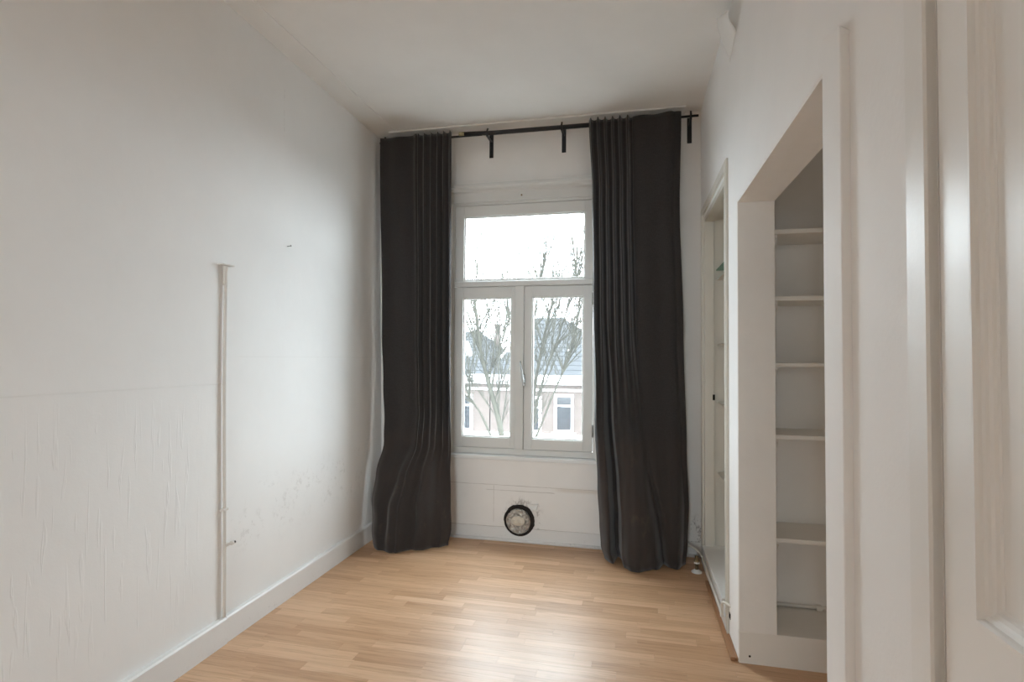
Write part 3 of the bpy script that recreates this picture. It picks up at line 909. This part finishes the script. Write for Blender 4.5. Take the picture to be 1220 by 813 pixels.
MB().lathe((PX(0.47) + 0.004 + 0.0105, 2.398 + 0.042, 0.4725), (0.25, 1, 0.06), [(0, 0.0), (0, 0.006), (0.010, 0.006), (0.010, 0.0)], 12).build('tap_tip', M_black, st, smooth=True)
for dz, dy in ((0.645, 0.0),):
    MB().box(XL(2.39, dz), XL(2.39, dz) + 0.024, 2.374, 2.410, dz - 0.006, dz + 0.006).build('clip', M_pipe, gp, bevel=0.003)

# nail in the left wall
thing(MB().lathe((XL(2.93, 2.05), 2.93, 2.05), (1, 0.1, 0.15), [(-0.01, 0.002), (0.022, 0.002), (0.022, 0.006), (0.026, 0.005), (0.027, 0.0)], 10).build('nail', M_steel, smooth=True),
      'small nail sticking out of the left wall', 'nail')

# ------------------------------------------------------------------ plugged flue hole under the window
VX, VZ = -0.908, 0.165
fv = empty('flue_vent', (VX, YB, VZ - 0.118))
thing(fv, 'round sooty flue opening stuffed with crumpled foil', 'vent')
rim = MB(); N = 48
rr = random.Random(4)
jit = [1 + 0.03 * rr.uniform(-1, 1) for _ in range(N)]
pr = [(0.002, 0.121), (-0.006, 0.118), (-0.012, 0.108), (-0.012, 0.100), (-0.004, 0.094), (0.0, 0.090)]
vs = []
for (d, r) in pr:
    for k in range(N):
        a = 2 * PI * k / N
        wdt = 1.0 if d < -0.002 else jit[k]
        r2 = r if r > 0.10 else r * (1 - 0.06 * math.cos(a - 0.9))
        vs.append((VX + math.cos(a) * r2 * wdt, YB + d, VZ + math.sin(a) * r2 * wdt))
fs = [(i * N + k, i * N + (k + 1) % N, (i + 1) * N + (k + 1) % N, (i + 1) * N + k) for i in range(len(pr) - 1) for k in range(N)]
rim.add(vs, fs).build('rim', M_soot, fv, smooth=True)
fo = MB(); RN, AN = 14, 40
vs = []; fs = []
cx_, cz_ = VX - 0.007, VZ - 0.006
for i in range(RN + 1):
    for k in range(AN):
        a = 2 * PI * k / AN; r = 0.096 * i / RN
        p = Vector((math.cos(a) * r, 0, math.sin(a) * r))
        hgt = 0.012 + 0.020 * noise.noise(p * 38 + Vector((3, 1, 5))) + 0.012 * noise.noise(p * 80)
        hgt *= (1 if i < RN else 0.2)
        vs.append((cx_ + p.x, YB - 0.004 - hgt, cz_ + p.z))
for i in range(RN):
    for k in range(AN):
        a = i * AN + k; b = i * AN + (k + 1) % AN
        fs.append((a, b, b + AN, a + AN))
fo.add(vs, fs).build('foil_plug', M_foil, fv, recalc=True)
pf = MB(); vs = []; fs = []
for i in range(9):
    for k in range(24):
        a = 2 * PI * k / 24; r = i / 8
        p = Vector((math.cos(a) * r * 0.052, 0, math.sin(a) * r * 0.036))
        vs.append((cx_ + 0.002 + p.x, YB - 0.030 - 0.012 * (1 - r * r) - 0.012 * noise.noise(p * 60), cz_ + 0.008 + p.z))
for i in range(8):
    for k in range(24):
        a = i * 24 + k; b = i * 24 + (k + 1) % 24
        fs.append((a, b, b + 24, a + 24))
pf.add(vs, fs).build('filler', M_foam, fv, smooth=True)
# torn flap of plaster at the rim
tf = MB()
tf.add([(VX + 0.055, YB - 0.001, VZ + 0.128), (VX + 0.150, YB - 0.004, VZ + 0.135), (VX + 0.135, YB - 0.004, VZ + 0.085), (VX + 0.090, YB - 0.001, VZ + 0.078),
        (VX + 0.060, YB - 0.006, VZ + 0.120), (VX + 0.147, YB - 0.022, VZ + 0.132), (VX + 0.132, YB - 0.020, VZ + 0.090), (VX + 0.094, YB - 0.008, VZ + 0.086)],
       [(0, 1, 2, 3), (7, 6, 5, 4), (0, 4, 5, 1), (1, 5, 6, 2), (2, 6, 7, 3), (3, 7, 4, 0)])
tf.build('torn_plaster', M_sill, fv, bevel=0.002)

# ------------------------------------------------------------------ radiator pipe stub and cable, right corner
ps = empty('radiator_pipe_stub', (0.352, 3.925, 0))
thing(ps, 'short brass radiator pipe stub with white floor rosette in the corner', 'pipe')
MB().lathe((0.352, 3.925, 0.0), (0, 0, 1), [(0, 0.034), (0.006, 0.034), (0.010, 0.028), (0.016, 0.018), (0.020, 0.012)], 24).build('floor_rosette', M_sill, ps, smooth=True)
MB().lathe((0.352, 3.925, 0.006), (0, 0, 1), [(0, 0.010), (0.045, 0.010), (0.046, 0.017), (0.075, 0.017), (0.076, 0.012), (0.10, 0.012), (0.101, 0.0)], 16).build('tube', M_brass, ps, smooth=True)
MB().lathe((0.352, 3.925, 0.055), (0, 0, 1), [(0, 0.016), (0.004, 0.020), (0.012, 0.020), (0.016, 0.016)], 6).build('collar', M_sill, ps)
cbpts = [(0.300, 4.15, 0.105), (0.325, 4.10, 0.112), (0.365, 4.08, 0.095), (XR(4.02) - 0.023, 4.02, 0.080), (XR(3.9) - 0.023, 3.90, 0.078), (XR(3.7) - 0.023, 3.70, 0.077), (XR(3.5) - 0.023, 3.50, 0.077), (XR(3.3) - 0.023, 3.30, 0.077),
         (XR(3.2) - 0.023, 3.20, 0.072), (XR(3.15) - 0.026, 3.15, 0.064), (XR(3.12) - 0.026, 3.125, 0.078), (XR(3.1) - 0.026, 3.12, 0.115), (XR(3.08) - 0.028, 3.10, 0.150), (XR(3.05) - 0.018, 3.065, 0.165), (XR(3.0) + 0.004, 3.03, 0.163)]
def smooth_path(p, n=6):
    out = []
    P = [Vector(q) for q in p]
    for i in range(len(P) - 1):
        a = P[max(i - 1, 0)]; b = P[i]; c = P[i + 1]; d = P[min(i + 2, len(P) - 1)]
        for k in range(n):
            t = k / n
            out.append(0.5 * ((2 * b) + (c - a) * t + (2 * a - 5 * b + 4 * c - d) * t * t + (3 * b - a - 3 * c + d) * t ** 3))
    out.append(P[-1])
    return out
thing(MB().tube(smooth_path(cbpts), 0.007, 10).build('cable', M_cable, smooth=True), 'cream cable along the cabinet ledge looping into the right wall', 'cable')
cbh = MB().box(-0.002, 0.002, 3.03, 3.075, 0.098, 0.125)
thing(cbh.build('cable_hole', M_dark, warp=WR), 'small black hole in the right wall by the cable loop', 'hole')
thing(MB().lathe((0.485, 2.815, 0.035), (0, -1, 0), [(-0.004, 0.005), (0.002, 0.005), (0.003, 0.004), (0.003, 0.0)], 10).build('plinth_screw', M_dark, smooth=True), 'dark screw head low on the alcove plinth', 'screw')

# ------------------------------------------------------------------ peeling paper flap high on the right wall
pp = MB(); NU, NV = 12, 12
vs = []; fs = []
for j in range(NV + 1):
    v = j / NV
    for i in range(NU + 1):
        u = i / NU
        yb = 2.823 + 0.165 * u; yt = 2.690 + 0.34 * u
        zb = 2.977 - 0.064 * u; zt = 3.005 + 0.166 * u
        yy = yb + (yt - yb) * v; zz = zb + (zt - zb) * v
        vs.append((-0.001 - 0.055 * math.sin(v * PI / 2) ** 1.3, yy, zz))
for j in range(NV):
    for i in range(NU):
        a = j * (NU + 1) + i
        fs.append((a, a + 1, a + NU + 2, a + NU + 1))
o = pp.add(vs, fs).build('peeling_wallpaper', M_ceiling, warp=WR, smooth=True)
sd = o.modifiers.new('thickness', 'SOLIDIFY'); sd.thickness = 0.002
thing(o, 'curled flap of peeling paper high on the right wall', 'wallpaper flap')

# ------------------------------------------------------------------ street outside
GZ = -4.2
struct(MB().box(-40, 40, -40, 60, GZ - 0.3, GZ).build('ground', M_road), 'asphalt street far below the window', 'ground')

def facade_window(parent, x0, x1, z0, z1, yf):
    f = MB(); w = 0.09
    f.box(x0, x0 + w, yf - 0.06, yf + 0.05, z0, z1); f.box(x1 - w, x1, yf - 0.06, yf + 0.05, z0, z1)
    f.box(x0 + w, x1 - w, yf - 0.06, yf + 0.05, z0, z0 + w); f.box(x0 + w, x1 - w, yf - 0.06, yf + 0.05, z1 - w, z1)
    zt = z0 + (z1 - z0) * 0.70
    f.box(x0 + w, x1 - w, yf - 0.05, yf + 0.05, zt - 0.03, zt + 0.03)
    f.box(x0 - 0.08, x1 + 0.08, yf - 0.12, yf + 0.02, z0 - 0.12, z0)
    wd = f.build('window', M_white_out, parent)
    MB().box(x0 + w, x1 - w, yf - 0.02, yf - 0.01, z0 + w, z1 - w).build('pane', M_pane_out, wd)

def hip_roof(x0, x1, y0, y1, z0, rx0, rx1, ry, rz, n=14):
    b = MB()
    ring = lambda t: (x0 + (rx0 - x0) * t, x1 + (rx1 - x1) * t, y0 + (ry - y0) * t, y1 + (ry - y1) * t, z0 + (rz - z0) * t)
    for k in range(n):
        a = ring(k / n); c = ring((k + 1) / n)
        lift = 0.020
        vs = [(a[0], a[2], a[4] + lift), (a[1], a[2], a[4] + lift), (a[1], a[3], a[4] + lift), (a[0], a[3], a[4] + lift),
              (c[0], c[2], c[4]), (c[1], c[2], c[4]), (c[1], c[3], c[4]), (c[0], c[3], c[4]),
              (a[0], a[2], a[4]), (a[1], a[2], a[4]), (a[1], a[3], a[4]), (a[0], a[3], a[4])]
        b.add(vs, [(0, 1, 5, 4), (1, 2, 6, 5), (2, 3, 7, 6), (3, 0, 4, 7), (8, 9, 1, 0), (9, 10, 2, 1), (10, 11, 3, 2), (11, 8, 0, 3)])
    return b

def gable_dormer(parent, xc, y, z, w, h):
    b = MB()
    b.add([(xc - w, y, z), (xc + w, y, z), (xc + w, y, z + h * 0.5), (xc, y, z + h), (xc - w, y, z + h * 0.5),
           (xc - w, y + 1.4, z), (xc + w, y + 1.4, z), (xc + w, y + 1.4, z + h * 0.5), (xc, y + 1.4, z + h), (xc - w, y + 1.4, z + h * 0.5)],
          [(0, 1, 2, 3, 4), (9, 8, 7, 6, 5), (0, 5, 6, 1), (1, 6, 7, 2), (2, 7, 8, 3), (3, 8, 9, 4), (4, 9, 5, 0)])
    d = b.build('dormer', M_white_out, parent)
    MB().box(xc - w * 0.55, xc + w * 0.55, y - 0.02, y + 0.01, z + h * 0.10, z + h * 0.55).build('pane', M_pane_out, d)

def house(label, x0, x1, ridge, wins, dormers, chim):
    e = empty('house', ((x0 + x1) / 2, 20.0, GZ))
    MB().box(x0, x1, 20.0, 28.0, GZ, 0.50).build('wall', M_brick, e)
    MB().box(x0, x1, 19.80, 20.02, 0.46, 0.58).box(x0, x1, 19.65, 20.02, 0.58, 0.80).box(x0, x1, 19.93, 20.02, 0.22, 0.30).build('cornice', M_white_out, e)
    MB().box(x0, x1, 19.94, 20.02, -1.55, -1.30).build('band', M_white_out, e)
    hip_roof(x0, x1, 19.7, 28.3, 0.80, *ridge).build('roof', M_roof, e)
    for w in wins:
        facade_window(e, *w, 20.0)
    for d in dormers:
        gable_dormer(e, *d)
    for (cx, cy, cz, w, h) in chim:
        c = MB().box(cx - w, cx + w, cy - w, cy + w, cz, cz + h).box(cx - w - 0.06, cx + w + 0.06, cy - w - 0.06, cy + w + 0.06, cz + h, cz + h + 0.10)
        c.build('chimney', M_brick, e)
    thing(e, label, 'house')
house('brick house with steep grey roof seen through the right casement pane', -5.42, 0.4, (-4.55, -3.35, 24.0, 3.15),
      [(-3.05, -2.36, -1.24, 0.12), (-4.45, -3.52, -1.28, 0.02), (-1.2, -0.5, -1.24, 0.12), (-3.05, -2.36, -3.6, -1.9), (-4.45, -3.52, -3.6, -1.9)],
      [(-2.72, 21.3, 1.15, 0.26, 0.62), (-4.95, 21.2, 1.05, 0.42, 0.85)], [(-1.0, 24.5, 1.4, 0.3, 1.6)])
house('brick house with grey hipped roof seen through the left casement pane', -12.0, -5.46, (-10.5, -6.75, 23.0, 2.52),
      [(-6.9, -6.10, -1.30, 0.05), (-8.6, -7.8, -1.30, 0.05), (-6.9, -6.10, -3.6, -1.9)],
      [(-6.95, 20.9, 1.05, 0.48, 1.0)], [(-6.25, 24.2, 1.7, 0.11, 1.1)])
house('further brick house beyond the right casement view', 0.45, 7.0, (1.8, 5.6, 24.0, 3.0), [(1.2, 2.0, -1.3, 0.1), (3.4, 4.2, -1.3, 0.1)], [], [])

# bare street trees
def tree(label, base, stems, seed, spread):
    r = random.Random(seed)
    e = empty('bare_tree', base)
    tk = MB(); brn = MB(); tw = MB()
    def grow(p, d, L, rad, depth):
        pts = [p]; n = 5
        q = p.copy(); dd = d.copy(); side = []
        for i in range(n):
            dd = (dd + Vector((r.uniform(-1, 1), r.uniform(-1, 1), r.uniform(-0.4, 0.7))) * 0.13).normalized()
            q = q + dd * (L / n)
            pts.append(q.copy()); side.append((q.copy(), dd.copy(), (i + 1) / n))
        rads = [rad * (1 - 0.6 * i / n) for i in range(n + 1)]
        (brn if depth < 2 else tw).tube(pts, rads, 6 if depth < 2 else 4, cap=False)
        if depth >= 3:
            return
        for (s, sd, f) in side:
            for _ in range(2 if r.random() < 0.48 else 1):
                ax = Vector((r.uniform(-1, 1), r.uniform(-1, 1), r.uniform(-0.3, 0.8)))
                nd = (sd + ax * spread + Vector((0, 0, 0.2))).normalized()
                if r.random() < 0.72:
                    grow(s, nd, L * r.uniform(0.40, 0.65), max(0.0048, rad * (1 - 0.6 * f) * r.uniform(0.45, 0.7)), depth + 1)
    for st, rad in stems:
        P = smooth_path(st, 5)
        nn = len(P)
        tk.tube(P, [rad * (1 - 0.72 * i / (nn - 1)) for i in range(nn)], 9)
        for i in range(int(nn * 0.40), nn):
            for _ in range((2 if r.random() < 0.5 else 1) if i < nn - 1 else 3):
                t = (P[i] - P[i - 1]).normalized()
                ax = Vector((r.uniform(-1, 1), r.uniform(-0.7, 0.7), r.uniform(-0.1, 0.6)))
                nd = (t + ax * spread * (0.5 if i == nn - 1 else 1.0)).normalized()
                grow(P[i].copy(), nd, r.uniform(0.7, 1.35), 0.016 * r.uniform(0.7, 1.1), 1)
    tk.build('trunk', M_bark, e, smooth=True)
    brn.build('branches', M_bark, e, smooth=True)
    t_ = tw.build('twigs', M_bark, e, recalc=False)
    t_['kind'] = 'stuff'
    thing(e, label, 'tree')
tree('bare tree with forked trunk seen through the left casement pane', (-2.35, 10.0, GZ),
     [([(-2.35, 10, GZ), (-2.38, 10, -1.5), (-2.50, 10, 0.0), (-2.74, 10, 0.9), (-2.90, 10, 1.5), (-3.05, 10.1, 2.4)], 0.075),
      ([(-2.45, 10, -0.6), (-2.85, 9.9, 0.35), (-3.15, 9.8, 0.75), (-3.4, 9.7, 1.2)], 0.024),
      ([(-2.70, 10, 0.75), (-2.62, 10.1, 1.4), (-2.45, 10.3, 2.1)], 0.022)], 5, 0.75)
tree('bare tree with many upright branches seen through the right casement pane', (-2.05, 11.5, GZ),
     [([(-2.15, 11.5, GZ), (-2.20, 11.5, -1.0), (-2.22, 11.5, 0.35), (-2.05, 11.5, 1.5), (-1.78, 11.5, 2.7)], 0.070),
      ([(-2.22, 11.5, 0.1), (-2.30, 11.6, 1.2), (-2.20, 11.7, 2.5), (-2.1, 11.8, 3.2)], 0.032),
      ([(-2.20, 11.5, -0.4), (-1.75, 11.4, 0.7), (-1.45, 11.3, 1.4), (-1.2, 11.2, 2.4)], 0.026),
      ([(-2.22, 11.5, 0.0), (-1.95, 11.3, 1.0), (-1.55, 11.2, 2.1), (-1.3, 11.1, 3.0)], 0.028)], 8, 0.80)
